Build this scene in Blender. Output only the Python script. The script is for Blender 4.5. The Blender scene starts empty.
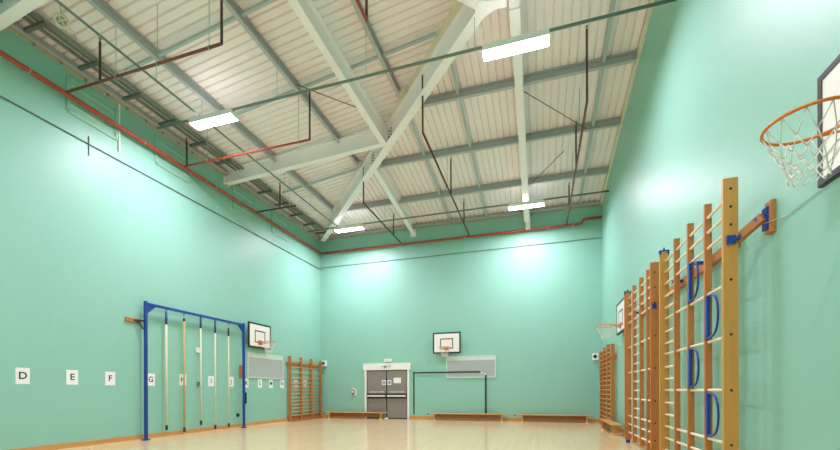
import bpy, bmesh, math, random
from mathutils import Vector, Matrix
random.seed(7)
S = bpy.context.scene
COL = S.collection
PI = math.pi
L, R, D, F = -8.98, 2.10, 15.17, -0.30        # inner faces of the left, right, back and front walls
EAVE, PITCH = 7.75, 0.13
RIDGE_Y = 7.10
HIP = L + D                                    # back hip: x + y = HIP ; front hip mirrored about the ridge
def y_back(x): return HIP - x
def y_front(x): return 2*RIDGE_Y - (HIP - x)
def roof_left(x): return EAVE + PITCH*(x - L)
def roof_back(y): return EAVE + PITCH*(D - y)

# ------------------------------------------------------------------ materials
def lin(c):
    c = c/255.0
    return c/12.92 if c <= 0.04045 else ((c+0.055)/1.055)**2.4
def rgb(r, g, b): return (lin(r), lin(g), lin(b), 1)
def mat(name, col, rough=0.5, metal=0.0, spec=0.5, noise=None, bump=None, coat=0.0):
    m = bpy.data.materials.new(name); m.use_nodes = True
    nt = m.node_tree; b = nt.nodes['Principled BSDF']
    b.inputs['Base Color'].default_value = col
    b.inputs['Roughness'].default_value = rough
    b.inputs['Metallic'].default_value = metal
    b.inputs['Specular IOR Level'].default_value = spec
    b.inputs['Coat Weight'].default_value = coat
    b.inputs['Coat Roughness'].default_value = 0.15
    if noise or bump:
        tc = nt.nodes.new('ShaderNodeTexCoord')
    if noise:                                   # (scale xyz, amount, detail)
        mp = nt.nodes.new('ShaderNodeMapping'); mp.inputs['Scale'].default_value = noise[0]
        nz = nt.nodes.new('ShaderNodeTexNoise'); nz.inputs['Scale'].default_value = 1.0
        nz.inputs['Detail'].default_value = noise[2]
        mx = nt.nodes.new('ShaderNodeMix'); mx.data_type = 'RGBA'
        a = noise[1]
        mx.inputs[6].default_value = tuple(max(0, c*(1-a)) for c in col[:3]) + (1,)
        mx.inputs[7].default_value = tuple(min(1, c*(1+a)) for c in col[:3]) + (1,)
        nt.links.new(tc.outputs['Object'], mp.inputs['Vector'])
        nt.links.new(mp.outputs['Vector'], nz.inputs['Vector'])
        nt.links.new(nz.outputs['Fac'], mx.inputs[0])
        nt.links.new(mx.outputs[2], b.inputs['Base Color'])
    if bump:                                    # (scale xyz, strength, distance)
        mp = nt.nodes.new('ShaderNodeMapping'); mp.inputs['Scale'].default_value = bump[0]
        nz = nt.nodes.new('ShaderNodeTexNoise'); nz.inputs['Scale'].default_value = 1.0
        nz.inputs['Detail'].default_value = 3
        bp = nt.nodes.new('ShaderNodeBump'); bp.inputs['Strength'].default_value = bump[1]
        bp.inputs['Distance'].default_value = bump[2]
        nt.links.new(tc.outputs['Object'], mp.inputs['Vector'])
        nt.links.new(mp.outputs['Vector'], nz.inputs['Vector'])
        nt.links.new(nz.outputs['Fac'], bp.inputs['Height'])
        nt.links.new(bp.outputs['Normal'], b.inputs['Normal'])
    return m
def floor_mat():
    m = mat('maple_floor', rgb(226, 200, 158), 0.16, spec=0.5)
    nt = m.node_tree; b = nt.nodes['Principled BSDF']
    tc = nt.nodes.new('ShaderNodeTexCoord')
    mp = nt.nodes.new('ShaderNodeMapping'); mp.inputs['Rotation'].default_value = (0, 0, PI/2)
    br = nt.nodes.new('ShaderNodeTexBrick')
    br.inputs['Scale'].default_value = 1.0
    br.inputs['Brick Width'].default_value = 1.8; br.inputs['Row Height'].default_value = 0.085
    br.inputs['Mortar Size'].default_value = 0.0012; br.offset = 0.37
    br.inputs['Color1'].default_value = rgb(226, 200, 158)
    br.inputs['Color2'].default_value = rgb(220, 193, 150)
    br.inputs['Mortar'].default_value = rgb(204, 174, 130)
    nt.links.new(tc.outputs['Object'], mp.inputs['Vector'])
    nt.links.new(mp.outputs['Vector'], br.inputs['Vector'])
    nt.links.new(br.outputs['Color'], b.inputs['Base Color'])
    return m
def lamp_mat(strength):
    m = bpy.data.materials.new('lamp_and_uplight_glow'); m.use_nodes = True
    b = m.node_tree.nodes['Principled BSDF']
    b.inputs['Base Color'].default_value = (0.9, 0.9, 0.9, 1)
    b.inputs['Emission Color'].default_value = (1.0, 0.96, 1.0, 1)
    b.inputs['Emission Strength'].default_value = strength
    return m
WALL = mat('green_wall_paint', rgb(143, 197, 179), 0.44, spec=0.45,
           noise=((0.5, 0.5, 0.35), 0.035, 4), bump=((7, 7, 0.9), 0.10, 0.02))
DECK = mat('cream_roof_deck', rgb(250, 239, 238), 0.5, noise=((1.2, 1.2, 1.2), 0.05, 4))
FLOOR = floor_mat()
BEAM = mat('cream_steel_paint', rgb(252, 245, 245), 0.45)
RAILP = mat('pale_yellow_steel_paint', rgb(246, 238, 212), 0.5)
PURLIN = mat('grey_purlin_steel', rgb(184, 184, 186), 0.5)
DARKST = mat('dark_bracket_steel', rgb(104, 110, 108), 0.5)
TIE = mat('galvanised_steel', rgb(178, 190, 190), 0.42)
CONDUIT = mat('dull_conduit', rgb(118, 132, 124), 0.45)
TRAYM = mat('galvanised_tray', rgb(140, 142, 134), 0.45, metal=0.2)
RED = mat('red_oxide_pipe', rgb(176, 72, 50), 0.42)
BROWNP = mat('brown_branch_pipe', rgb(128, 70, 58), 0.42)
DARKPIPE = mat('dark_red_riser', rgb(84, 50, 46), 0.45)
BRASS = mat('brass', rgb(190, 160, 90), 0.35, metal=0.8)
SKIRT = mat('wood_skirting', rgb(204, 150, 88), 0.42, noise=((6, 1.2, 14), 0.18, 4))
PALEW = mat('pale_wood_trim', rgb(226, 198, 150), 0.4)
BOARDW = mat('honey_wood', rgb(206, 148, 72), 0.4, noise=((9, 9, 1.2), 0.16, 5))
BARW = mat('orange_wood', rgb(188, 118, 58), 0.42, noise=((9, 9, 1.4), 0.18, 5))
RUNG = mat('pale_rung_wood', rgb(240, 226, 196), 0.4)
RUNGO = mat('tan_rung_wood', rgb(206, 158, 100), 0.42)
BENCHW = mat('bench_wood', rgb(206, 152, 84), 0.38, noise=((1.5, 9, 9), 0.14, 5))
BENCHD = mat('bench_rail_wood', rgb(140, 94, 52), 0.45)
BLUE = mat('blue_paint', rgb(20, 62, 150), 0.35)
BLUE2 = mat('dark_blue_sleeve', rgb(34, 62, 130), 0.45)
BLACK = mat('black_paint', rgb(34, 38, 38), 0.45)
HOLE = mat('hole_dark', rgb(38, 24, 14), 0.7)
WHITE = mat('white_paint', rgb(240, 238, 232), 0.4)
PAPER = mat('white_paper', rgb(240, 240, 238), 0.7)
ORANGE = mat('orange_rim_paint', rgb(222, 122, 32), 0.35)
NET = mat('white_net_cord', rgb(226, 224, 214), 0.8)
DOORM = mat('grey_door_laminate', rgb(136, 130, 124), 0.45)
STEEL = mat('brushed_steel', rgb(190, 190, 186), 0.3, metal=0.8)
ROPE1 = mat('cream_rope', rgb(222, 212, 182), 0.85, noise=((60, 60, 90), 0.12, 2))
ROPE2 = mat('tan_rope', rgb(196, 168, 112), 0.85, noise=((60, 60, 90), 0.14, 2))
GRILLE = mat('grille_mesh_grey', rgb(196, 204, 206), 0.55)
GRILLEF = mat('grille_frame_pale', rgb(208, 222, 214), 0.5)
GREENS = mat('sign_green', rgb(30, 110, 66), 0.5)
SIGNB = mat('sign_blue', rgb(50, 84, 160), 0.5)
REDBOX = mat('red_call_point', rgb(150, 96, 84), 0.45)
FLASH = mat('eave_flashing', rgb(196, 178, 150), 0.6)
LOUVRE = mat('pale_louvre_paint', rgb(152, 200, 178), 0.45)
FITTING = mat('cream_plastic', rgb(226, 220, 196), 0.45)
LAMP = lamp_mat(8.0)
ADDED_UPLIGHT = lamp_mat(3.6)  # weaker glow for the upward panels added to brighten the roof deck

# ------------------------------------------------------------------ mesh helpers
class MB:
    def __init__(s): s.v = []; s.f = []; s.smooth = set()
    def add(s, vs, fs, smooth=False):
        n = len(s.v); s.v += [tuple(v) for v in vs]
        for f in fs:
            if smooth: s.smooth.add(len(s.f))
            s.f.append(tuple(i+n for i in f))
        return s
    def box(s, c, d, rot=None):
        hx, hy, hz = d[0]/2, d[1]/2, d[2]/2
        vs = [Vector((x, y, z)) for x in (-hx, hx) for y in (-hy, hy) for z in (-hz, hz)]
        if rot is not None: vs = [rot @ v for v in vs]
        vs = [v + Vector(c) for v in vs]
        return s.add(vs, [(0, 1, 3, 2), (4, 6, 7, 5), (0, 4, 5, 1), (2, 3, 7, 6), (0, 2, 6, 4), (1, 5, 7, 3)])
    def rng(s, x0, x1, y0, y1, z0, z1):
        return s.box(((x0+x1)/2, (y0+y1)/2, (z0+z1)/2), (abs(x1-x0), abs(y1-y0), abs(z1-z0)))
    def frame(s, p0, p1, up=(0, 0, 1)):
        p0, p1 = Vector(p0), Vector(p1); t = (p1-p0).normalized(); u = Vector(up)
        if abs(t.dot(u)) > 0.99: u = Vector((0, 1, 0))
        sd = t.cross(u).normalized(); u = sd.cross(t).normalized()
        return p0, p1, sd, u
    def bar(s, p0, p1, w, d, up=(0, 0, 1)):
        p0, p1, sd, u = s.frame(p0, p1, up)
        vs = [p + sd*(a*w/2) + u*(b*d/2) for p in (p0, p1) for a, b in ((-1, -1), (1, -1), (1, 1), (-1, 1))]
        return s.add(vs, [(3, 2, 1, 0), (4, 5, 6, 7), (0, 1, 5, 4), (1, 2, 6, 5), (2, 3, 7, 6), (3, 0, 4, 7)])
    def prof(s, p0, p1, pts, up=(0, 0, 1)):            # closed profile (side, up) swept p0 -> p1
        p0, p1, sd, u = s.frame(p0, p1, up); n = len(pts)
        vs = [p + sd*a + u*b for p in (p0, p1) for a, b in pts]
        fs = [(i, (i+1) % n, n+(i+1) % n, n+i) for i in range(n)]
        return s.add(vs, fs + [tuple(range(n))[::-1], tuple(range(n, 2*n))])
    def ibeam(s, p0, p1, dp, w, tf=0.025, tw=0.02, up=(0, 0, 1)):
        h, a, b = dp/2, w/2, tw/2
        return s.prof(p0, p1, [(-a, -h), (a, -h), (a, -h+tf), (b, -h+tf), (b, h-tf), (a, h-tf), (a, h), (-a, h),
                               (-a, h-tf), (-b, h-tf), (-b, -h+tf), (-a, -h+tf)], up)
    def path(s, pts, r, n=8, closed=False):
        pts = [Vector(p) for p in pts]; m = len(pts); rings = []
        ref = None
        for i in range(m):
            a = pts[(i-1) % m] if closed or i > 0 else pts[i]
            b = pts[(i+1) % m] if closed or i < m-1 else pts[i]
            t = (b-a).normalized()
            if ref is None:
                ref = Vector((0, 0, 1)) if abs(t.z) < 0.9 else Vector((1, 0, 0))
            sd = t.cross(ref).normalized(); ref = sd.cross(t).normalized()
            k = 1.0
            if (closed or 0 < i < m-1):
                c = (pts[i]-a).normalized().dot((b-pts[i]).normalized()); k = 1/max(0.6, math.sqrt((1+c)/2))
            rings.append([pts[i] + (sd*math.cos(q*2*PI/n) + ref*math.sin(q*2*PI/n))*r*k for q in range(n)])
        vs = [v for rg in rings for v in rg]; fs = []
        for i in range(m if closed else m-1):
            j = (i+1) % m
            for q in range(n):
                fs.append((i*n+q, j*n+q, j*n+(q+1) % n, i*n+(q+1) % n))
        s.add(vs, fs, True)
        if not closed:
            base = len(s.v)-len(vs)
            s.f.append(tuple(base+q for q in range(n))); s.f.append(tuple(base+(m-1)*n+q for q in range(n))[::-1])
        return s
    def tube(s, p0, p1, r, n=10): return s.path([p0, p1], r, n)
    def ring(s, c, nrm, R_, r, n=36, k=8, a0=0.0, a1=2*PI):
        c = Vector(c); nrm = Vector(nrm).normalized()
        u = nrm.orthogonal().normalized(); w = nrm.cross(u)
        full = abs(a1-a0-2*PI) < 1e-6
        pts = [c + (u*math.cos(a) + w*math.sin(a))*R_ for a in [a0+(a1-a0)*i/(n if full else n-1) for i in range(n)]]
        return s.path(pts, r, k, closed=full)
    def disc(s, c, nrm, r, t, n=20):
        nrm = Vector(nrm).normalized(); c = Vector(c)
        return s.path([c - nrm*t/2, c + nrm*t/2], r, n)
    def build(s, name, m, parent=None, bevel=0.0):
        me = bpy.data.meshes.new(name); me.from_pydata(s.v, [], s.f)
        for i, p in enumerate(me.polygons): p.use_smooth = i in s.smooth
        bm = bmesh.new(); bm.from_mesh(me); bmesh.ops.recalc_face_normals(bm, faces=bm.faces); bm.to_mesh(me); bm.free()
        me.materials.append(m)
        o = bpy.data.objects.new(name, me); COL.objects.link(o)
        if parent is not None:
            o.parent = parent
        if bevel:
            b = o.modifiers.new('bevel', 'BEVEL'); b.width = bevel; b.segments = 2; b.limit_method = 'ANGLE'
        if s.smooth:
            pass
        return o
def tag(o, label, cat, group=None, kind=None):
    if label: o['label'] = label
    if cat: o['category'] = cat
    if group: o['group'] = group
    if kind: o['kind'] = kind
    return o
def empty(name, loc=(0, 0, 0), rz=0.0):
    o = bpy.data.objects.new(name, None); COL.objects.link(o)
    o.location = loc; o.rotation_euler = (0, 0, rz); o.empty_display_size = 0.2
    return o
def structure(o, label, cat):
    return tag(o, label, cat, kind='structure')
def text_mesh(txt, size, depth, name, m, parent, loc, rot):
    cu = bpy.data.curves.new('txt', 'FONT'); cu.body = txt; cu.size = size; cu.extrude = depth
    cu.align_x = 'CENTER'; cu.align_y = 'CENTER'; cu.offset = size*0.018
    to = bpy.data.objects.new('txt', cu); COL.objects.link(to)
    bpy.context.view_layer.update()
    me = bpy.data.meshes.new_from_object(to.evaluated_get(bpy.context.evaluated_depsgraph_get()))
    bpy.data.objects.remove(to); bpy.data.curves.remove(cu)
    me.name = name; me.materials.clear(); me.materials.append(m)
    o = bpy.data.objects.new(name, me); COL.objects.link(o)
    o.parent = parent; o.location = loc; o.rotation_euler = rot
    return o

# ------------------------------------------------------------------ room shell
T = 0.25
structure(MB().rng(L-T, R+T, F-T, D+T, -0.2, 0).build('floor', FLOOR), 'glossy pale maple sports hall floor', 'floor')
structure(MB().rng(L-T, L, F-T, D+T, 0, 7.80).build('wall_left', WALL), 'tall pale green wall on the left', 'wall')
structure(MB().rng(R, R+T, F-T, D+T, 0, 9.3).build('wall_right', WALL), 'tall pale green wall on the right', 'wall')
structure(MB().rng(L, R, D, D+T, 0, 7.80).build('wall_back', WALL), 'pale green end wall with the double doors', 'wall')
structure(MB().rng(L, R, F-T, F, 0, 7.80).build('wall_front', WALL), 'pale green wall behind the camera', 'wall')

def deck():
    m = MB(); P = 0.175; groove = 0.036; hh = 0.05
    def breaks(a, b):
        out = []; n = int((b-a)/P)+2; t = a
        for i in range(n):
            for off, z in ((0, 0), (P-groove-0.012, 0), (P-groove, hh), (P-0.012, hh)):
                q = a+i*P+off
                if q <= b: out.append((q, z))
        out.append((b, 0)); return out
    x0 = L-0.15
    # left slope: ribs run in x
    br = breaks(F-0.15, D+0.15)
    A = []
    for y, dz in br:
        xt = min(HIP-y, y-(2*RIDGE_Y-HIP)); xt = max(xt, x0)
        A.append(((x0, y, roof_left(x0)+dz), (xt, y, roof_left(xt)+dz)))
    for a, b in zip(A, A[1:]): m.add([a[0], a[1], b[1], b[0]], [(0, 1, 2, 3)])
    # back slope and front slope: ribs run in y
    br = breaks(x0, R+0.1)
    for sgn in (1, -1):
        A = []
        for x, dz in br:
            yt = max(RIDGE_Y, HIP-x); ye = D+0.15; yt = min(yt, ye)
            p = (x, ye, roof_back(ye)+dz); q = (x, yt, roof_back(yt)+dz)
            if sgn < 0:
                p = (x, 2*RIDGE_Y-p[1], p[2]); q = (x, 2*RIDGE_Y-q[1], q[2])
            A.append((p, q))
        for a, b in zip(A, A[1:]): m.add([a[0], a[1], b[1], b[0]], [(0, 1, 2, 3)])
    o = m.build('ceiling', DECK)
    sol = o.modifiers.new('sheet', 'SOLIDIFY'); sol.thickness = 0.01; sol.offset = 0
    return o
structure(deck(), 'cream ribbed metal roof deck in hipped slopes', 'ceiling')

def skirting(name, x0, x1, y0, y1, ql):
    o = MB().rng(x0, x1, y0, y1, 0, 0.13).build(name, SKIRT, bevel=0.006)
    structure(o, 'orange wood skirting along the ' + name.split('_')[1] + ' wall', 'skirting')
    return o
b = skirting('baseboard_left', L, L+0.022, F, D, 0)
MB().rng(L+0.022, L+0.05, F, D, 0, 0.025).build('quadrant', PALEW, b)
b = skirting('baseboard_right', R-0.022, R, F, D-0.022, 0)
b = skirting('baseboard_back', L+0.05, -6.93, D-0.022, D, 0)
MB().rng(-4.97, R-0.022, D-0.022, D, 0, 0.13).build('skirting_run', SKIRT, b, bevel=0.006)
# cream flashing where the roof meets the right wall
m = MB()
for yy0, yy1 in ((RIDGE_Y, D), (2*RIDGE_Y-D, RIDGE_Y)):
    z0 = roof_back(D) if yy0 < 1 else roof_back(RIDGE_Y)
    z1 = roof_back(RIDGE_Y) if yy0 < 1 else roof_back(D)
    m.bar((R-0.03, max(yy0, F), z0-0.07), (R-0.03, yy1, z1-0.07), 0.06, 0.15)
structure(m.build('trim_1', FITTING), 'cream strip where the roof meets the right wall', 'trim')
m = MB(); 
for i in range(34):
    y = 0.2 + i*0.44
    m.rng(L, L+0.05, y, y+0.38, 7.56 - 0.03*random.random(), 7.77)
structure(m.build('trim_2', FLASH), 'tan packing boards along the top of the left wall', 'trim')
m = MB()
for i in range(24):
    x = L + 0.1 + i*0.455
    m.rng(x, x+0.40, D-0.05, D, 7.60 - 0.03*random.random(), 7.76)
structure(m.build('trim_3', FLASH), 'tan packing boards along the top of the end wall', 'trim')

# ------------------------------------------------------------------ roof steel
def hip_bottom(x): return 7.42 + (x+8.98)*0.062
HD = 0.50
NX, NY = -3.95, 10.14                           # node where the tie beams meet the hip
AX = HIP - RIDGE_Y                              # apex x
def hipb(name, xa, xb, label, front=False):
    e = lambda x: (2*RIDGE_Y - (HIP-x)) if front else HIP-x
    root = MB().ibeam((xa, e(xa), hip_bottom(xa)+HD/2), (xb, e(xb), hip_bottom(xb)+HD/2), HD, 0.2, 0.03, 0.02).build(name, BEAM)
    tag(root, label, 'roof beam', 'cream roof beams')
    # upper rail carrying the deck
    a0 = Vector((xa, e(xa), hip_bottom(xa)+HD+0.005)); a1 = Vector((xb, e(xb), hip_bottom(xb)+HD+0.005))
    r0 = Vector((xa, e(xa), roof_left(xa)-0.02)); r1 = Vector((xb, e(xb), roof_left(xb)-0.02))
    if (r0.z-a0.z) < 0.03: r0.z = a0.z+0.03
    t = (a1-a0).normalized(); sd = t.cross(Vector((0, 0, 1))).normalized()*0.05
    MB().add([a0-sd, a0+sd, r0+sd, r0-sd, a1-sd, a1+sd, r1+sd, r1-sd],
             [(0, 1, 2, 3), (7, 6, 5, 4), (0, 4, 5, 1), (1, 5, 6, 2), (2, 6, 7, 3), (3, 7, 4, 0)]).build('packing_rail', RAILP, root)
    return root
hip1 = hipb('roof_beam', -8.72, AX-0.03, 'long cream hip beam rising from the far left corner of the hall')
def bolts(parent, c, n, along, up, rows=4, cols=2, sx=0.10, sz=0.075):
    m = MB(); c = Vector(c); n = Vector(n).normalized(); a = Vector(along).normalized(); u = Vector(up)
    for i in range(rows):
        for j in range(cols):
            p = c + a*((j-(cols-1)/2)*sx) + u*((i-(rows-1)/2)*sz)
            m.tube(p-n*0.005, p+n*0.02, 0.017, 6)
    return m.build('bolt_heads', DARKST, parent)
nz = hip_bottom(NX)+HD/2
bolts(hip1, (NX+0.17-0.012, NY-0.17-0.012, nz), (-1, -1, 0), (1, -1, 0.06), (0, 0, 1), 4, 2, 0.13, 0.08)
bolts(hip1, (NX-0.70-0.012, NY+0.70-0.012, nz-0.04), (-1, -1, 0), (1, -1, 0.06), (0, 0, 1), 5, 2, 0.13, 0.08)
hipb('roof_beam', -8.72, AX-0.03, 'cream hip beam leaving the top of the photo beside the ridge', True)
def beam(p0, p1, dp, w, label, parts=()):
    o = MB().ibeam(p0, p1, dp, w, 0.022, 0.016).build('roof_beam', BEAM)
    tag(o, label, 'roof beam', 'cream roof beams'); return o
bB = beam((L+0.02, 9.78, 7.54), (-3.88, 10.0, 7.98), 0.42, 0.16, 'cream beam from the left wall to the middle of the hip beam')
MB().rng(L, L+0.02, 9.68, 9.88, 7.30, 7.78).build('end_plate', BEAM, bB)
bolts(bB, (L+0.03, 9.78, 7.35), (1, 0, 0), (0, 1, 0), (0, 0, 1), 2, 1)
yb2 = 4.42
bB2 = beam((L+0.02, yb2, 7.54), (-3.88, 2*RIDGE_Y-10.0, 7.98), 0.42, 0.16, 'cream beam crossing the top left corner of the photo')
MB().rng(L, L+0.02, yb2-0.10, yb2+0.10, 7.30, 7.78).build('end_plate', BEAM, bB2)
beam((-3.98, NY-0.13, 7.95), (-3.98, 2*RIDGE_Y-NY+0.1, 7.95), 0.42, 0.16, 'cream tie beam running off the top of the photo from the hip joint')
bD = beam((-4.70, 10.98, 7.93), (-4.80, D-0.02, 7.58), 0.40, 0.16, 'short cream beam from the hip beam down to the end wall')
MB().rng(-4.92, -4.68, D-0.02, D, 7.28, 7.78).build('end_plate', BEAM, bD)
bE = beam((-0.42, D-0.16, 7.44), (-0.42, RIDGE_Y, 8.47), 0.40, 0.18, 'cream rafter running up the roof above the far middle lamp')
MB().ibeam((-0.38, D-0.085, 6.98), (-0.38, D-0.085, 7.66), 0.16, 0.16, 0.02, 0.02, up=(0, 1, 0)).build('wall_post', BEAM, bE)
MB().rng(-0.52, -0.32, 7.55, 8.0, 8.165, 8.18).build('splice_plate', BEAM, bE)
bolts(bE, (-0.42, 8.28, 8.11), (0, 0, -1), (1, 0, 0), (0, 1, 0), 2, 2, 0.11, 0.12)
beam((-0.42, RIDGE_Y-0.02, 8.47), (-0.42, F+0.02, 7.44), 0.40, 0.18, 'cream rafter of the near slope above the ridge joint')
bR = beam((AX+0.03, RIDGE_Y, hip_bottom(AX)+0.25), (-0.53, RIDGE_Y, hip_bottom(AX)+0.25), 0.50, 0.18, 'very short cream ridge beam beside the near middle lamp')

zb_ = hip_bottom(AX)
MB().add([(AX-0.17, RIDGE_Y+0.08, zb_-0.02), (AX-0.08, RIDGE_Y+0.17, zb_-0.02), (AX+0.14, RIDGE_Y+0.10, zb_-0.002), (AX+0.14, RIDGE_Y-0.10, zb_-0.002), (AX-0.08, RIDGE_Y-0.17, zb_-0.02), (AX-0.17, RIDGE_Y-0.08, zb_-0.02)] + [(AX-0.17, RIDGE_Y+0.08, zb_+0.02), (AX-0.08, RIDGE_Y+0.17, zb_+0.02), (AX+0.14, RIDGE_Y+0.10, zb_+0.02), (AX+0.14, RIDGE_Y-0.10, zb_+0.02), (AX-0.08, RIDGE_Y-0.17, zb_+0.02), (AX-0.17, RIDGE_Y-0.08, zb_+0.02)],
         [(0, 1, 2, 3, 4, 5), (11, 10, 9, 8, 7, 6)] + [(i, (i+1) % 6, 6+(i+1) % 6, 6+i) for i in range(6)]).build('gusset_plate', BEAM, bR)
pdep = 0.20
def purlin(p0, p1, label):
    o = MB().prof(p0, p1, [(-0.04, -0.1), (0.04, -0.1), (0.04, -0.085), (-0.025, -0.085), (-0.025, 0.085), (0.04, 0.085),
                          (0.04, 0.1), (-0.04, 0.1)]).build('purlin', PURLIN)
    tag(o, label, 'purlin', 'dark roof purlins'); return o
LP = [-7.28, -5.30, -3.25]; BP = [13.33, 11.42, 9.60]
nm = ['lowest', 'middle', 'highest']
for i, x in enumerate(LP):
    z = roof_left(x)-0.115
    o = purlin((x, y_front(x)+0.24, z), (x, y_back(x)-0.24, z),
           ['dark steel purlin on the left roof slope passing above the left lamps',
            'dark steel purlin on the left roof slope, second up from the left wall',
            'dark steel purlin on the left roof slope nearest the ridge'][i])
for i, y in enumerate(BP):
    z = roof_back(y)-0.115
    o = purlin((y_back(y)+0.24, y, z), (R-0.07, y, z),
           ['dark steel purlin on the far roof slope, lowest and nearest the end wall',
            'dark steel purlin on the far roof slope, second up from the end wall',
            'dark steel purlin on the far roof slope, highest and behind the near middle lamp'][i])
tag(MB().prof((L+0.11, F+0.1, 7.67), (L+0.11, D-0.3, 7.67), [(-0.05, -0.08), (0.05, -0.08), (0.05, -0.065), (-0.035, -0.065),
    (-0.035, 0.08), (-0.05, 0.08)]).build('eave_channel', PURLIN), 'grey steel channel along the top of the left wall', 'steel channel')
tag(MB().prof((L+0.4, D-0.14, 7.66), (R-0.08, D-0.14, 7.66), [(-0.05, -0.06), (0.05, -0.06), (0.05, -0.045), (-0.035, -0.045),
    (-0.035, 0.06), (-0.05, 0.06)]).build('eave_channel', PURLIN), 'grey steel channel along the top of the end wall', 'steel channel')

def tie_left(y, label):
    m = MB(); xs = [-8.2] + LP
    xt = min(HIP-y, y_front_inv(y))-0.15
    xs = [x for x in xs if x < xt] + [xt]
    for a, b in zip(xs, xs[1:]):
        a2, b2 = a+0.05, b-0.05
        m.bar((a2, y, roof_left(a2)-0.13), (b2, y, roof_left(b2)-0.13), 0.055, 0.05)
    tag(m.build('tie_bar', TIE), label, 'roof tie', 'grey roof tie bars')
def y_front_inv(y): return y - (2*RIDGE_Y - HIP)
tie_left(8.0, 'grey tie bar row across the left slope behind the left lamp row')
tie_left(6.12, 'grey tie bar row across the left slope in the upper left of the photo')
tie_left(11.38, 'grey tie bar row across the left slope near the far corner')
def tie_back(x, label):
    m = MB(); ys = [D-0.2] + BP
    yt = max(RIDGE_Y+0.1, HIP-x+0.2)
    ys = [y for y in ys if y > yt] + [yt]
    for a, b in zip(ys, ys[1:]):
        a2, b2 = a-0.05, b+0.05
        m.bar((x, a2, roof_back(a2)-0.13), (x, b2, roof_back(b2)-0.13), 0.07, 0.05)
    tag(m.build('tie_bar', TIE), label, 'roof tie', 'grey roof tie bars')
tie_back(1.37, 'grey tie bar row up the far slope nearest the right wall')
tie_back(-1.87, 'grey tie bar row up the far slope, first left of the rafter')
tie_back(-3.25, 'grey tie bar row up the far slope, second left of the rafter')
def rod(p0, p1, label):
    tag(MB().tube(p0, p1, 0.011, 6).build('brace_rod', DARKST), label, 'brace rod', 'thin roof brace rods')
rod((-5.22, 7.8, roof_left(-5.22)-0.2), (-4.06, 9.02, 8.02), 'thin steel brace rod slanting to the tie beam at upper middle')
rod((-0.33, 9.68, roof_back(9.68)-0.3), (1.2, 11.3, roof_back(11.3)-0.24), 'thin steel brace rod slanting right from the rafter')
rod((-0.33, 13.3, roof_back(13.3)-0.3), (0.7, 12.2, roof_back(12.2)-0.1), 'short thin brace rod right of the far middle lamp')

# ------------------------------------------------------------------ lamps
def make_lamp(x, y, label):
    root = empty('ceiling_light', (x, y, 7.2)); tag(root, label, 'ceiling light', 'long white hall lamps')
    m = MB().rng(-0.57, 0.57, -0.13, 0.13, 0.045, 0.075)
    for q in (-1, 1):
        m.rng(-0.57, 0.57, q*0.13, q*0.122, -0.016, 0.045); m.rng(q*0.57, q*0.562, -0.122, 0.122, -0.016, 0.045)
    m.build('housing', WHITE, root)
    MB().rng(-0.56, 0.56, -0.12, 0.12, 0.02, 0.043).build('diffuser', LAMP, root)
    la = bpy.data.lights.new('lamp_light', 'AREA'); la.shape = 'RECTANGLE'; la.size = 1.1; la.size_y = 0.23
    la.energy = 105; la.color = (1.05, 0.94, 1.10); la.spread = PI
    lo = bpy.data.objects.new('lamp_light', la); COL.objects.link(lo); lo.parent = root; lo.location = (0, 0, 0.015)
    MB().rng(-0.50, 0.50, -0.10, 0.10, 0.076, 0.080).build('added_uplight_panel', ADDED_UPLIGHT, root)  # invented upward emitter, added on each lamp to lift the ceiling
    m = MB()
    for q in (-1, 1):
        m.rng(-0.52, 0.52, q*0.12, q*0.112, 0.075, 0.10); m.rng(q*0.52, q*0.512, -0.112, 0.112, 0.075, 0.10)
    m.build('added_uplight_lip', WHITE, root)  # added lips keeping the invented upward light off the upper walls
    for s in (-0.4, 0.4):
        MB().tube((s*1.36, 0, 0.07), (s*1.36, 0, 0.11), 0.02).build('mounting_clip', CONDUIT, root)
    return root
make_lamp(-6.98, 7.24, 'lit white lamp nearest the left wall in the front row')
make_lamp(-0.39, 7.24, 'lit white lamp near the top of the photo under the cream rafter')
make_lamp(-6.82, 13.58, 'small lit white lamp by the far left corner under the hip beam')
make_lamp(-0.41, 13.58, 'lit white lamp in the far row beside the rafter foot')
make_lamp(-6.98, 0.95, 'lit white lamp over the near left, outside the photo')
make_lamp(-0.39, 0.95, 'lit white lamp directly above the camera, outside the photo')

def conduit(p0, p1, r, label, hang):
    root = MB().tube(p0, p1, r).build('light_conduit', CONDUIT); tag(root, label, 'conduit', 'lighting conduits')
    p0, p1 = Vector(p0), Vector(p1)
    for q in hang:
        p = p0.lerp(p1, q); zt = min(roof_left(p.x), roof_back(p.y) if p.y > RIDGE_Y else roof_back(2*RIDGE_Y-p.y))
        if min(abs(p.x-q_) for q_ in LP) < 0.1: zt -= 0.21
        MB().tube((p.x, p.y, p.z), (p.x, p.y, zt-0.01), 0.006, 6).build('hanger_rod', TIE, root)
    return root
conduit((-8.6, 7.22, 7.335), (R, 7.22, 7.335), 0.026, 'grey lamp conduit across the hall carrying the front lamps', (0.123, 0.308, 0.5, 0.7, 0.88))
conduit((-8.6, 13.58, 7.335), (R, 13.58, 7.335), 0.026, 'grey lamp conduit across the hall carrying the far lamps', (0.13, 0.5, 0.72, 0.9))
conduit((-7.36, 2.2, 7.388), (-7.36, 14.2, 7.388), 0.022, 'grey conduit running lengthwise over the left lamps', (0.33, 0.55, 0.68, 0.8))

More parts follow.
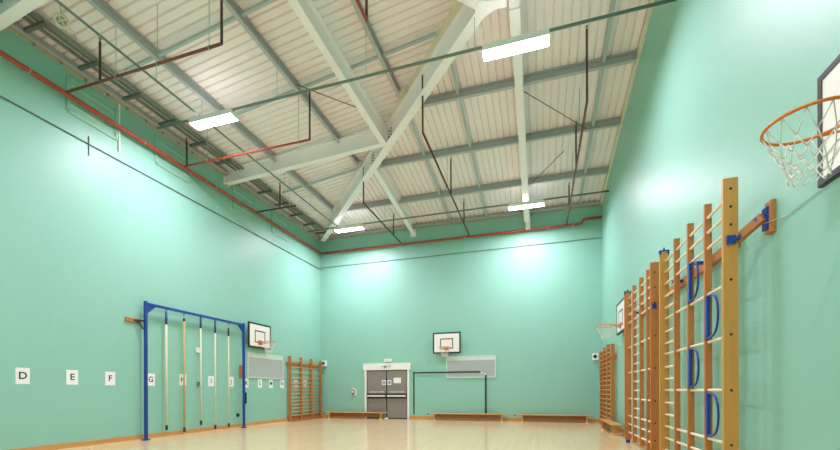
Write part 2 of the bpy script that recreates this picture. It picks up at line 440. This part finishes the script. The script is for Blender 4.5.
# cable tray along the left eave
root = empty('cable_tray', (L+0.5, 9, 7.6)); tag(root, 'grey cable tray running under the roof along the left wall', 'cable tray')
root.location = (0, 0, 0)
for x, w, z in ((-8.62, 0.05, 7.70), (-8.50, 0.03, 7.72), (-8.38, 0.06, 7.72)):
    MB().rng(x-w/2, x+w/2, 0.2, 14.3, z-0.025, z+0.025).build('tray_rail', TRAYM, root)
for i in range(17):
    y = 0.42 + i*0.88
    MB().prof((L+0.17, y, 7.62), (-8.28, y, 7.62), [(-0.03, -0.03), (0.03, -0.03), (0.03, 0.03), (0.02, 0.03), (0.02, -0.02), (-0.03, -0.02)]).build('bracket', DARKST, root)
tag(MB().rng(L, L+0.035, 6.58, 6.61, 6.5, 7.60).build('cable_cover', WHITE), 'white vertical cable cover dropping past the red pipe on the left wall', 'cable cover')
tag(MB().rng(L, L+0.02, 5.97, 5.985, 6.06, 6.46).build('wall_rod', DARKST), 'short dark rod on the left wall crossing the thin cable', 'rod')

# sloping fitting under the deck at the upper left
fx, fy, fz = -7.95, 4.86, 7.60
root = empty('ceiling_fitting', (fx, fy, fz)); tag(root, 'cream oval fitting hanging under the deck at the upper left', 'ceiling fitting')
n_ = Vector((0.80, -0.55, -0.35)).normalized()
MB().ring((0, 0, 0), n_, 0.09, 0.024, 28, 8).build('outer_ring', FITTING, root)
MB().disc(-n_*0.03, n_, 0.088, 0.02, 24).build('back_disc', PURLIN, root)
u = n_.orthogonal().normalized(); w = n_.cross(u)
MB().bar(-u*0.085, u*0.085, 0.026, 0.03, n_).bar(-w*0.085, w*0.085, 0.026, 0.03, n_).build('spokes', FITTING, root)
MB().path([n_*-0.04, (0, 0, 0.1), (-0.02, 0.0, roof_left(fx)-fz-0.01)], 0.008, 6).path([n_*-0.04, (0.02, 0.2, -0.05), (-0.3, 0.42, 0.06)], 0.006, 6).build('cable', PURLIN, root)

# ------------------------------------------------------------------ sprinkler pipes
PZ = 6.98
mp = MB().tube((L+0.12, F+0.05, PZ), (L+0.12, D-0.10, PZ), 0.045, 12).build('sprinkler_pipe', RED)
tag(mp, 'long red sprinkler main along the top of the left wall', 'pipe', 'red sprinkler pipes')
for y in (4.9, 7.1, 8.9, 9.25, 11.3, 13.2):
    MB().rng(L, L+0.12, y-0.015, y+0.015, PZ-0.012, PZ+0.012).ring((L+0.12, y, PZ), (0, 1, 0), 0.05, 0.008, 14, 6).build('pipe_clip', TIE, mp)
bp_ = MB().path([(L+0.20, D-0.12, PZ), (1.32, D-0.12, PZ), (1.42, D-0.12, PZ+0.02), (1.50, D-0.12, PZ+0.13), (1.62, D-0.12, PZ+0.15), (R, D-0.12, PZ+0.16)], 0.045, 12).build('sprinkler_pipe', RED)
tag(bp_, 'red sprinkler main along the top of the end wall with a kink at right', 'pipe', 'red sprinkler pipes')
for x in (-7.9, -5.3, -2.7, 0.3, 1.15):
    MB().rng(x-0.015, x+0.015, D-0.12, D, PZ-0.012, PZ+0.012).ring((x, D-0.12, PZ), (1, 0, 0), 0.05, 0.008, 14, 6).build('pipe_clip', TIE, bp_)
def branch(p0, p1, risers, label, m=RED, hang=()):
    root = MB().tube(p0, p1, 0.024, 10).build('sprinkler_branch', m); tag(root, label, 'pipe', 'sprinkler branch pipes')
    p0, p1 = Vector(p0), Vector(p1)
    for q in risers:
        p = p0.lerp(p1, q); zt = min(roof_left(p.x), roof_back(p.y) if p.y > RIDGE_Y else roof_back(2*RIDGE_Y-p.y))-0.14
        r = MB().tube((p.x, p.y, p.z), (p.x, p.y, zt), 0.022, 8).build('riser', DARKPIPE, root)
        MB().tube((p.x, p.y, zt), (p.x, p.y, zt+0.06), 0.014, 6).disc((p.x, p.y, zt+0.06), (0, 0, 1), 0.03, 0.01, 10).build('sprinkler_head', BRASS, r)
    for q in hang:
        p = p0.lerp(p1, q); zt = min(roof_left(p.x), roof_back(p.y) if p.y > RIDGE_Y else roof_back(2*RIDGE_Y-p.y))-0.01
        MB().tube((p.x, p.y, p.z), (p.x, p.y, zt), 0.007, 6).ring((p.x, p.y, p.z), (1, 0, 0) if abs(p1.x-p0.x) > 1 else (0, 1, 0), 0.035, 0.007, 12, 5).build('hanger_rod', TIE, root)
xl = L+0.165
branch((xl, 5.48, PZ+0.01), (-5.11, 5.48, PZ+0.02), (0.24, 1.0), 'dark red branch pipe with two upright ends at the upper left', BROWNP, (0.35, 0.62, 0.93))
branch((xl, 8.17, PZ+0.01), (-5.11, 8.17, PZ+0.02), (0.02, 1.0), 'red branch pipe from the left wall under the front left lamp', RED, (0.2, 0.92))
branch((xl, 10.95, PZ+0.01), (-7.36, 10.95, PZ+0.02), (0.6,), 'short dark branch pipe on the left wall beyond the wall beam', DARKPIPE, (0.85,))
yb_ = D-0.19
branch((-5.24, yb_, PZ+0.01), (-5.24, 11.42, PZ+0.02), (0.25, 1.0), 'dark branch pipe from the end wall beside the short beam', DARKPIPE, (0.5,))
branch((-2.52, yb_, PZ+0.01), (-2.52, 8.69, PZ+0.02), (0.18, 0.52, 1.0), 'long brown branch pipe from the end wall left of the rafter', DARKPIPE, (0.6,))
branch((0.94, yb_, PZ+0.01), (0.94, 8.71, PZ+0.02), (0.19, 0.60, 1.0), 'long brown-red branch pipe from the end wall right of the rafter', BROWNP, (0.4, 0.75))
branch((-2.60, F+0.1, PZ+0.01), (-2.60, 5.80, PZ+0.02), (1.0,), 'red branch pipe ending at the top of the photo above the hip beam', RED, (0.9,))

# cables across the walls
tag(MB().path([(L+0.02, F, 6.27), (L+0.02, D-0.02, 6.33)], 0.011, 6).build('wall_cable', DARKST), 'thin dark cable stretched along the left wall below the red pipe', 'cable')
tag(MB().path([(L+0.03, D-0.02, 6.40), (R-0.02, D-0.02, 6.46)], 0.009, 6).build('wall_cable', DARKST), 'thin dark cable stretched along the end wall below the red pipe', 'cable')

# painted louvre panels high on the left wall
for i, (y0, y1, lb) in enumerate(((5.60, 6.54, 'green painted louvre panel left of the white cable cover'),
                      (7.50, 8.46, 'green painted louvre panel behind the red branch under the front lamp'),
                      (10.06, 11.00, 'green painted louvre panel just beyond the wall beam'),
                      (11.93, 12.88, 'green painted louvre panel nearest the far left corner'))):
    root = empty('louvre_panel', (L, (y0+y1)/2, 7.08)); tag(root, lb, 'vent', 'painted louvre panels'); w = (y1-y0)/2; h = 0.34
    m = MB()
    for s in (-1, 1):
        m.rng(0, 0.03, s*w-0.03, s*w+0.03, -h, h); m.rng(0, 0.03, -w, w, s*h-0.03, s*h+0.03)
    m.build('panel_frame', LOUVRE, root)
    MB().rng(0, 0.006, -w, w, -h, h).build('panel', WALL, root)
    for k in range(4):
        z = -h+0.14+k*0.135
        MB().box((0.016, 0, z), (0.006, 2*w-0.06, 0.05), Matrix.Rotation(0.5, 3, 'Y')).build('louvre', LOUVRE, root)

# ------------------------------------------------------------------ letters on the left wall
lt = [('D', 4.86, 1.435), ('E', 5.66, 1.435), ('F', 6.40, 1.43), ('G', 7.35, 1.43), ('H', 8.25, 1.45), ('I', 9.19, 1.43), ('J', 9.96, 1.43),
      ('K', 10.62, 1.40), ('L', 11.27, 1.40), ('M', 11.84, 1.40), ('N', 12.46, 1.40), ('O', 13.31, 1.42), ('P', 13.95, 1.44)]
for c, y, z in lt:
    o = MB().box((0, 0, 0), (0.002, 0.21, 0.295)).build('letter_sheet', PAPER)
    o.location = (L+0.0012, y, z)
    tag(o, 'white paper sheet with black letter %s on the left wall' % c, 'sign', 'letter sheets on the left wall')
    text_mesh(c, 0.18, 0.0006, 'letter', BLACK, o, (0.0018, 0, 0), (PI/2, 0, PI/2))

# ------------------------------------------------------------------ climbing frame and ropes
CX = L+0.15
root = empty('rope_climbing_stand', (CX, 8.8, 0)); tag(root, 'tall blue steel rope frame standing against the left wall', 'climbing frame')
PY = (7.10-8.8, 10.33-8.8)
for y in PY:
    p = MB().rng(-0.03, 0.03, y-0.03, y+0.03, 0.03, 3.26).build('post', BLUE, root, bevel=0.005)
    MB().rng(-0.06, 0.06, y-0.06, y+0.06, 0, 0.03).build('foot_plate', BLUE, p)
    s = 1 if y < 0 else -1
    MB().add([(-0.02, y+s*0.04, 3.18), (0.02, y+s*0.04, 3.18), (-0.02, y+s*0.04, 2.98), (0.02, y+s*0.04, 2.98), (-0.02, y+s*0.26, 3.18), (0.02, y+s*0.26, 3.18)],
             [(0, 1, 3, 2), (0, 2, 4), (1, 5, 3), (2, 3, 5, 4), (0, 4, 5, 1)]).build('gusset', BLUE, p)
MB().rng(-0.035, 0.035, PY[0]+0.03, PY[1]-0.03, 3.17, 3.23).build('crossbar', BLUE, root, bevel=0.005)
MB().rng(-0.149, -0.11, PY[0]-0.38, PY[0]-0.02, 2.74, 2.83).build('wall_block', BARW, root)
MB().bar((-0.12, PY[0]-0.2, 2.79), (-0.02, PY[0]-0.03, 2.79), 0.03, 0.04).bar((-0.10, PY[0]-0.10, 2.79), (-0.03, PY[0]-0.04, 2.60), 0.02, 0.03).build('stay', BLACK, root)
MB().rng(-0.149, -0.04, PY[1]-0.03, PY[1]+0.03, 1.55, 1.95).build('wall_block', BARW, root)
MB().rng(-0.03, 0.05, PY[1]+0.04, PY[1]+0.07, 0.75, 1.10).build('latch', BLACK, root)
ry = [7.64, 8.155, 8.685, 9.19, 9.70]
rl_ = ['leftmost cream climbing rope in the blue frame', 'tan climbing rope second from the left in the blue frame', 'middle cream climbing rope in the blue frame',
       'fourth climbing rope from the left in the blue frame', 'rightmost climbing rope in the blue frame']
for i, y in enumerate(ry):
    zb = (0.19, 0.09, 0.23, 0.07, 0.08)[i]; top = (2.80, 2.96, 2.86, 2.80, 2.78)[i]
    o = MB().tube((0, 0, zb+0.1), (0, 0, top), (0.024, 0.024, 0.022, 0.022, 0.018)[i], 10).build('climbing_rope', ROPE2 if i == 1 else ROPE1)
    o.location = (CX, y, 0); tag(o, rl_[i], 'rope', 'climbing ropes')
    sm = (BLUE2, BLACK, BLUE2, BLUE2, BLACK)[i]; sl = (0.30, 0.08, 0.30, 0.34, 0.24)[i]
    MB().tube((0, 0, top), (0, 0, top+sl), 0.027, 10).build('top_sleeve', sm, o)
    MB().tube((0, 0, top+sl), (0, 0, 3.13), 0.010, 6).build('hanging_wire', STEEL, o)
    MB().ring((0, 0, 3.14), (1, 0, 0), 0.025, 0.007, 14, 6).build('eye_hook', BLUE2, o)
    MB().tube((0, 0, zb), (0, 0, zb+0.12), 0.029, 10).build('end_cap', BLACK, o)
# small fixtures on the left wall
o = tag(MB().rng(L, L+0.05, 8.66, 8.82, 2.20, 2.34).build('wall_box', WHITE, bevel=0.006), 'small white box on the wall behind the ropes', 'box')
o = MB().rng(L, L+0.012, 8.68, 8.76, 1.26, 1.42).build('wall_handle', STEEL); tag(o, 'steel pull handle on the wall behind the ropes', 'handle')  # pull handle: steel backing plate, black grip below
MB().path([(L+0.012, 8.72, 1.29), (L+0.05, 8.72, 1.29), (L+0.05, 8.72, 1.39), (L+0.012, 8.72, 1.39)], 0.009, 8).build('grip', BLACK, o)
tag(MB().disc((L+0.02, 10.22, 0.40), (1, 0, 0), 0.055, 0.04, 16).build('wall_socket', BLACK), 'small dark round socket low on the wall by the blue frame', 'socket')

# ------------------------------------------------------------------ basketball hoops
def hoop(loc, rz, label, size=(1.08, 0.80)):
    root = empty('basketball_hoop', loc, rz); tag(root, label, 'basketball hoop', 'basketball hoops')
    W, H = size; bx = 0.13
    b = MB().box((bx-0.0125, 0, 0), (0.025, W, H)).build('backboard', WHITE, root)
    m = MB(); t = 0.045
    m.rng(bx, bx+0.006, -W/2, W/2, H/2-t, H/2).rng(bx, bx+0.006, -W/2, W/2, -H/2, -H/2+t)
    m.rng(bx, bx+0.006, -W/2, -W/2+t, -H/2+t, H/2-t).rng(bx, bx+0.006, W/2-t, W/2, -H/2+t, H/2-t)
    m.rng(bx-0.03, bx, -W/2-0.006, -W/2, -H/2, H/2).rng(bx-0.03, bx, W/2, W/2+0.006, -H/2, H/2)
    m.rng(bx-0.03, bx, -W/2, W/2, -H/2-0.006, -H/2).rng(bx-0.03, bx, -W/2, W/2, H/2, H/2+0.006)
    m.build('border', BLACK, b)
    m = MB(); a, z0, z1, t = 0.255, -0.23, 0.17, 0.035
    m.rng(bx, bx+0.003, -a, a, z1-t, z1).rng(bx, bx+0.003, -a, a, z0, z0+t).rng(bx, bx+0.003, -a, -a+t, z0+t, z1-t).rng(bx, bx+0.003, a-t, a, z0+t, z1-t)
    m.build('target_square', BLACK, b)
    rz_ = -H/2+0.19; rc = (bx+0.006+0.115+0.225, 0, rz_)
    m = MB()
    for y in (-0.35, 0.35):
        m.rng(0, bx-0.03, y-0.03, y+0.03, -0.3, 0.3)
    m.build('wall_mount', BLACK, root)
    r = MB().ring(rc, (0, 0, 1), 0.225, 0.0105, 48, 8).build('rim', ORANGE, root)
    m = MB().rng(bx, bx+0.012, -0.09, 0.09, rz_-0.07, rz_+0.07)
    m.rng(bx, bx+0.15, -0.06, 0.06, rz_-0.01, rz_+0.004)
    m.path([(bx+0.01, -0.07, rz_-0.06), (bx+0.10, -0.11, rz_-0.02), (bx+0.20, -0.17, rz_-0.008)], 0.008, 6)
    m.path([(bx+0.01, 0.07, rz_-0.06), (bx+0.10, 0.11, rz_-0.02), (bx+0.20, 0.17, rz_-0.008)], 0.008, 6)
    m.build('rim_bracket', ORANGE, r)
    m = MB(); n = 12; rows = [(0.222, 0.0), (0.175, -0.12), (0.138, -0.195), (0.112, -0.255), (0.098, -0.305), (0.10, -0.345)]
    P = lambda i, k: Vector((rc[0]+rows[i][0]*math.cos((k+0.5*(i % 2))*2*PI/n), rows[i][0]*math.sin((k+0.5*(i % 2))*2*PI/n), rc[2]-0.005+rows[i][1]))
    for i in range(len(rows)-1):
        for k in range(n):
            for dk in ((0, -1) if i % 2 == 0 else (0, 1)):
                a = P(i, k); c = P(i+1, k+dk); mid = (a+c)/2
                m.path([a, mid + Vector((0, 0, -0.006)), c], 0.0036, 5)
    m.build('net', NET, r)
    return root
hoop((R, 3.10, 3.03), PI, 'large basketball hoop high on the near right wall', (1.10, 0.80))
hoop((L, 11.12, 2.96), 0, 'basketball hoop on the left wall beside the blue frame')
hoop((-3.43, D, 2.98), -PI/2, 'basketball hoop on the end wall right of the doors')
hoop((R, 11.10, 2.99), PI, 'basketball hoop on the right wall partly behind the wall bars')

# ------------------------------------------------------------------ wall bars
def near_frame(ys, rungs_long, dense, label, holes, loops=()):
    x0, x1, top, bot = 1.775, 1.905, 3.27, 0.07
    root = empty('wall_bars', (1.84, ys[0], 0)); root.location = (0, 0, 0)
    tag(root, label, 'wall bars', 'wooden wall bars')
    for i, y in enumerate(ys):
        m = BARW if (i not in (0, len(ys)-1) or y in BROWN) else BOARDW
        mid = 0 < i < len(ys)-1
        p = MB().rng(x0+0.042*mid, x1-0.015*mid, y-0.021, y+0.021, bot, top).build('upright', m, root, bevel=0.004)
        if i == 0:
            h = MB()
            for z in holes: h.disc((1.84, y-0.0215, z), (0, 1, 0), 0.013, 0.004, 14)
            h.build('screw_holes', HOLE, p)
    for z in rungs_long:
        MB().tube((1.853, ys[0]+0.01, z), (1.853, ys[-1]-0.01, z), 0.017, 12).build('rung', RUNG, root)
    for (a, b_) in dense:
        for k in range(17):
            z = 0.23 + 0.18*k
            if min(abs(z-q) for q in rungs_long) < 0.07: continue
            MB().tube((1.853, ys[a]+0.01, z), (1.853, ys[b_]-0.01, z), 0.017, 12).build('rung', RUNG, root)
    for (i, z) in loops:
        y = ys[i]; h = 0.245
        lp = MB().rng(1.812, 1.845, y-0.085, y-0.021, z-h, z+h).build('loop_plate', BLUE, root, bevel=0.004)
        pts = []
        for k in range(33):
            a = PI/2 + PI*k/32
            pts.append((1.826, y-0.075-0.27*abs(math.cos(a))**0.55, z+(h-0.01)*math.sin(a)))
        MB().path(pts, 0.012, 8).build('loop', BLUE, lp)
    # feet and floor bolts
    for y in (ys[0], ys[-1]):
        MB().rng(1.80, 1.88, y-0.03, y+0.03, 0.0, 0.07).build('foot', BLUE, root, bevel=0.005)
    y = ys[-1]
    MB().rng(1.77, 1.91, y-0.03, y+0.03, 3.27, 3.285).rng(1.775, 1.80, y-0.028, y+0.028, 3.22, 3.27).rng(1.88, 1.905, y-0.028, y+0.028, 3.22, 3.27).tube((1.84, y, 3.285), (1.84, y, 3.33), 0.012, 8).build('top_fitting', BLUE, root)
    return root
BROWN = (7.49, 9.60)
RLn = [0.23, 0.41, 0.59, 1.14, 1.69, 2.23, 2.76, 2.94, 3.11]
n1 = near_frame([4.74, 5.33, 5.88, 6.41, 6.95], RLn, [(3, 4)], 'nearest tall set of wooden wall bars with blue loops',
           [3.16, 2.98, 2.80, 2.25, 1.70, 1.14, 0.59], [(1, 1.965), (1, 0.87), (2, 2.50), (2, 1.42)])
RLf = [0.23, 0.41, 0.59, 0.96, 1.51, 2.05, 2.58, 2.76, 2.94, 3.11]
n2 = near_frame([7.49, 7.93, 8.44, 9.03, 9.60], RLf, [(2, 3)], 'second tall set of wooden wall bars without loops', [3.1, 2.85, 2.6, 2.05, 1.51, 0.96, 0.59, 0.3])
def arm(root, ya, yp, zp):
    MB().rng(R-0.045, R, yp-0.05, yp+0.05, zp-0.15, zp+0.15).build('wall_plate', BARW, root, bevel=0.004)
    MB().rng(R-0.06, R-0.045, yp-0.02, yp+0.07, zp-0.11, zp+0.10).bar((R-0.06, yp+0.03, zp+0.02), (R-0.11, yp+0.06, zp-0.01), 0.05, 0.06).build('wall_hinge', BLUE, root)
    MB().bar((R-0.075, yp+0.01, zp+0.015), (1.915, ya+0.0, zp-0.10), 0.05, 0.085).build('arm', BARW, root, bevel=0.004)
    MB().bar((1.97, ya-0.055, zp-0.055), (1.88, ya-0.03, zp-0.115), 0.03, 0.03).rng(1.80, 1.875, ya-0.045, ya-0.022, zp-0.155, zp-0.075).build('arm_catch', BLUE, root)
arm(n1, 4.74, 4.52, 2.76)
MB().rng(1.80, 1.86, 7.49-0.05, 7.49-0.022, 2.50, 2.58).build('arm_catch', BLUE, n2)
tag(MB().rng(R-0.05, R, 5.15, 9.65, 2.70, 2.82).build('wall_rail', BARW, bevel=0.004), 'orange wood rail fixed to the right wall behind the bars', 'rail')
for y, root in ((5.9, n1), (6.8, n1), (8.0, n2), (9.3, n2)):
    MB().rng(1.905, R-0.05, y-0.02, y+0.02, 2.74, 2.78).build('spacer', BLUE, root)
tag(MB().path([(R-0.065, 4.53, 2.71), (R-0.012, 4.3, 2.68), (R-0.008, 3.6, 2.70), (R-0.008, 2.4, 2.76)], 0.004, 5).build('wall_cable', TIE), 'thin pale cord along the right wall from the bar bracket', 'cord')

def flat_bars(axis_x, sgn, ys, top, rz_list, railz, label, railm):
    # uprights against a side wall; sgn is the direction into the room
    root = empty('wall_bars', (axis_x, ys[0], 0)); root.location = (0, 0, 0); tag(root, label, 'wall bars', 'wooden wall bars')
    xa, xb = axis_x+sgn*0.05, axis_x+sgn*0.15
    for i, y in enumerate(ys):
        MB().rng(min(xa, xb), max(xa, xb), y-0.024, y+0.024, 0.0, top[i]).build('upright', BARW, root, bevel=0.004)
    for z in rz_list:
        MB().tube((axis_x+sgn*0.115, ys[0], z), (axis_x+sgn*0.115, ys[-1], z), 0.017, 10).build('rung', railm, root)
    MB().rng(min(axis_x, xa), max(axis_x, xa), ys[0]-0.12, ys[-1]+0.1, railz-0.05, railz+0.05).build('wall_rail', BARW, root)
    MB().rng(min(axis_x, xa), max(axis_x, xa), ys[0]-0.05, ys[-1]+0.05, 0.13, 0.22).build('wall_rail', BARW, root)
    MB().rng(min(xa, xb)-0.005, max(xa, xb)+0.005, ys[0]-0.03, ys[-1]+0.03, 0.02, 0.07).build('bottom_rail', BARW, root)
    return root
zl = [0.22+0.136*i for i in range(10)] + [1.64, 1.84, 2.04, 2.30]
flat_bars(L, 1, [12.80, 13.52, 14.24, 14.96], [2.44, 2.44, 2.44, 2.40], zl, 2.16, 'wooden wall bars on the left wall by the far corner', RUNGO)
zr = [0.16+0.14*i for i in range(17)]
flat_bars(R, -1, [12.45, 13.2, 13.95, 14.7], [2.46, 2.52, 2.50, 2.46], zr, 2.1, 'wooden wall bars on the right wall by the far corner', RUNGO)

# ------------------------------------------------------------------ benches
def bench(c, ln, rz, label, w=0.24, h=0.27):
    root = empty('gym_bench', c, rz); tag(root, label, 'bench', 'low wooden gym benches')
    MB().rng(-ln/2, ln/2, -w/2, w/2, h-0.035, h).build('seat', BENCHW, root, bevel=0.006)
    MB().rng(-ln/2+0.2, ln/2-0.2, -0.03, 0.03, 0.085, 0.155).build('balance_rail', BENCHD, root, bevel=0.004)
    MB().rng(-ln/2+0.2, ln/2-0.2, -0.012, 0.012, 0.155, h-0.035).build('web_board', BENCHD, root)
    for x in (-ln/2+0.22, ln/2-0.22):
        l_ = MB().rng(x-0.025, x+0.025, -w/2+0.03, w/2-0.03, 0.05, h-0.035).build('leg', BENCHW, root, bevel=0.004)
        MB().rng(x-0.03, x+0.03, -w/2-0.01, w/2+0.01, 0.0, 0.05).build('foot', PALEW, l_, bevel=0.004)
    MB().path([(-ln/2+0.03, -0.06, h-0.02), (-ln/2-0.06, -0.05, h-0.03), (-ln/2-0.07, -0.03, h-0.07)], 0.012, 8).path([(-ln/2+0.03, 0.06, h-0.02), (-ln/2-0.06, 0.05, h-0.03), (-ln/2-0.07, 0.03, h-0.07)], 0.012, 8).build('hook', BLACK, root)
    return root
bench((-7.22, 14.86, 0), 2.72, 0, 'low wooden bench in front of the left door leaf')
bench((-2.60, 14.90, 0), 2.98, 0, 'low wooden bench under the black goal outline')
bench((0.48, 14.90, 0), 2.60, 0, 'low wooden bench at the right end of the end wall')
bench((1.825, 11.85, 0), 2.2, -PI/2, 'low wooden bench along the right wall with its end facing out', h=0.29)

# ------------------------------------------------------------------ double doors
door = empty('door_1', (-5.95, D, 0)); structure(door, 'grey double fire doors in a white frame', 'door')
fr = MB(); W = 0.885
fr.rng(-W-0.085, -W, -0.06, 0, 0, 1.98).rng(W, W+0.085, -0.06, 0, 0, 1.98).rng(-W-0.14, W+0.14, -0.07, 0, 1.98, 2.25)
fr.build('door_frame', WHITE, door, bevel=0.006)
MB().rng(-W, W, -0.012, 0, 0.0, 1.98).build('dark_reveal', BLACK, door)
for s in (-1, 1):
    a, b_ = (0.02, W-0.03) if s > 0 else (-W+0.03, -0.02)
    lf = MB().rng(a, b_, -0.04, -0.012, 0.04, 1.95).build('door_leaf', DOORM, door, bevel=0.003)
    bar_ = MB().rng(a+0.0, b_-0.0, -0.09, -0.04, 0.83, 1.02).build('push_bar', BLACK, lf)
    MB().rng(a+0.02, b_-0.02, -0.10, -0.09, 0.90, 0.955).build('push_plate', WHITE, bar_)
    xs = 0.12*s
    sg = MB().rng(xs-0.085, xs+0.085, -0.044, -0.04, 1.37, 1.57).build('door_sign', WHITE, lf)
    MB().disc((xs, -0.046, 1.47), (0, 1, 0), 0.062, 0.004, 20).build('blue_disc', SIGNB, sg)
    MB().ring((xs, -0.049, 1.47), (0, 1, 0), 0.03, 0.008, 18, 6).build('disc_mark', WHITE, sg)
    wd = MB()
    cx = (a+b_)/2
    text_mesh('PUSH BAR TO OPEN', 0.072, 0.001, 'lettering', WHITE, lf, (cx, -0.042, 1.085), (PI/2, 0, 0))
rl0 = [o for o in door.children if o.name.startswith('door_leaf')][-1]
MB().rng(0.30, 0.62, -0.043, -0.04, 1.44, 1.66).build('notice', PAPER, rl0)
MB().rng(-0.05, 0.08, -0.16, -0.05, 0, 0.05).build('door_stop', WHITE, door)
# green exit pictogram on the header
sg = MB().rng(-0.24, 0.22, -0.074, -0.07, 2.05, 2.18).build('exit_sign', WHITE, door)
m = MB()
m.box((-0.17, -0.0755, 2.115), (0.07, 0.003, 0.026)).box((-0.14, -0.0755, 2.115), (0.04, 0.003, 0.03), Matrix.Rotation(PI/4, 3, 'Y'))
m.box((-0.06, -0.0755, 2.105), (0.075, 0.003, 0.09)).disc((-0.05, -0.0755, 2.163), (0, 1, 0), 0.016, 0.003, 10)
m.build('pictogram', GREENS, sg)
text_mesh('EXIT', 0.105, 0.001, 'lettering', GREENS, sg, (0.10, -0.0755, 2.115), (PI/2, 0, 0))
o = MB().rng(-6.05, -5.72, D-0.07, D, 2.29, 2.42).build('emergency_light', WHITE, bevel=0.008); tag(o, 'white emergency light box above the double doors', 'emergency light')
MB().rng(-6.03, -5.74, D-0.078, D-0.07, 2.305, 2.39).build('lens', FITTING, o)
root = empty('switch_panel', (-7.40, D, 1.09)); tag(root, 'white and red switch plates on the wall left of the doors', 'switch')
MB().rng(-0.11, -0.02, -0.05, 0, -0.11, 0.07).build('call_point', REDBOX, root, bevel=0.004)
MB().rng(-0.10, -0.03, -0.056, -0.05, -0.04, 0.055).build('call_glass', WHITE, root)
MB().rng(-0.11, -0.01, -0.02, 0, 0.11, 0.17).rng(0.01, 0.10, -0.03, 0, -0.14, -0.02).rng(0.01, 0.09, -0.03, 0, 0.01, 0.12).build('switch_plate', WHITE, root, bevel=0.003)
MB().rng(0.035, 0.075, -0.036, -0.03, -0.10, -0.06).rng(0.035, 0.065, -0.036, -0.03, 0.04, 0.09).build('rocker', TIE, root)
MB().rng(-0.075, -0.06, -0.015, 0, -0.30, -0.12).build('cable', PURLIN, root)
for x, lb in ((-8.78, 'white alarm box on the end wall by the left wall bars'), (1.88, 'white alarm box on the end wall by the right wall bars')):
    o = MB().box((0, 0, 0), (0.19, 0.10, 0.24)).build('alarm_box', WHITE, bevel=0.015); o.location = (x, D-0.05, 2.30)
    tag(o, lb, 'alarm')
    MB().disc((-0.02, -0.055, 0.01), (0, 1, 0), 0.06, 0.012, 20).build('speaker_lens', BLACK, o)

# ------------------------------------------------------------------ grilles
def grille(loc, rz, w, h, label):
    root = empty('wall_grille', loc, rz); tag(root, label, 'grille', 'pale wall grilles')
    t = 0.035
    m = MB().rng(-w/2, w/2, -0.03, 0, h/2-t, h/2).rng(-w/2, w/2, -0.03, 0, -h/2, -h/2+t).rng(-w/2, -w/2+t, -0.03, 0, -h/2+t, h/2-t).rng(w/2-t, w/2, -0.03, 0, -h/2+t, h/2-t)
    m.build('grille_frame', GRILLEF, root)
    MB().rng(-w/2+t, w/2-t, -0.022, 0, h/2-t-0.13, h/2-t).build('top_strip', GRILLEF, root)
    MB().rng(-w/2+t, w/2-t, -0.008, 0, -h/2+t, h/2-t-0.13).build('mesh_panel', GRILLE, root)
    m = MB()
    n = int((h-2*t-0.13)/0.045)
    for k in range(n):
        z = -h/2+t+0.02+k*0.045
        m.box((0, -0.014, z), (w-2*t, 0.004, 0.022), Matrix.Rotation(0.5, 3, 'X'))
    m.build('louvre_slats', GRILLE, root)
grille((-2.52, D, 2.04), 0, 1.90, 0.84, 'pale grey grille panel on the end wall behind the goal outline')
grille((L, 11.58, 1.99), PI/2, 1.84, 0.84, 'pale grey grille panel on the left wall under the hoop')

# goal outline taped on the end wall
root = empty('goal_outline', (-3.37, D, 0)); tag(root, 'black goal outline on the end wall over the bench', 'goal')
gx0, gx1 = -4.80+3.37, -1.94+3.37
MB().rng(gx0-0.025, gx0+0.025, -0.012, 0, 0.20, 1.88).build('goal_post', BLACK, root)
MB().rng(gx1-0.03, gx1+0.03, -0.045, -0.031, 0.20, 1.72).build('goal_post', BLACK, root)
MB().rng(gx0+0.02, gx1-0.22, -0.045, -0.031, 1.82, 1.87).build('crossbar', BLACK, root)
MB().rng(gx1-0.19, gx1-0.13, -0.05, -0.02, 1.77, 1.83).rng(gx1-0.05, gx1+0.0, -0.05, -0.02, 1.73, 1.78).build('corner_clip', WHITE, root)

# ------------------------------------------------------------------ camera, world, view
cam = bpy.data.cameras.new('camera'); co = bpy.data.objects.new('camera', cam); COL.objects.link(co)
cam.sensor_width = 36; cam.lens = 398.69/840*36; cam.shift_y = (390.3-225)/840
cam.clip_start = 0.05
co.matrix_world = Matrix.Translation((0, 0, 1.15)) @ Matrix.Rotation(0.2912, 4, 'Z') @ Matrix.Rotation(PI/2, 4, 'X') @ Matrix.Rotation(-0.0033, 4, 'Z')
S.camera = co
w = bpy.data.worlds.new('world'); w.use_nodes = True; S.world = w
w.node_tree.nodes['Background'].inputs[0].default_value = (0, 0, 0, 1)
S.view_settings.view_transform = 'Standard'; S.view_settings.look = 'None'
S.view_settings.gamma = 1; S.view_settings.use_curve_mapping = False
S.view_settings.exposure = 0.94
S.cycles.max_bounces = 12; S.cycles.diffuse_bounces = 8
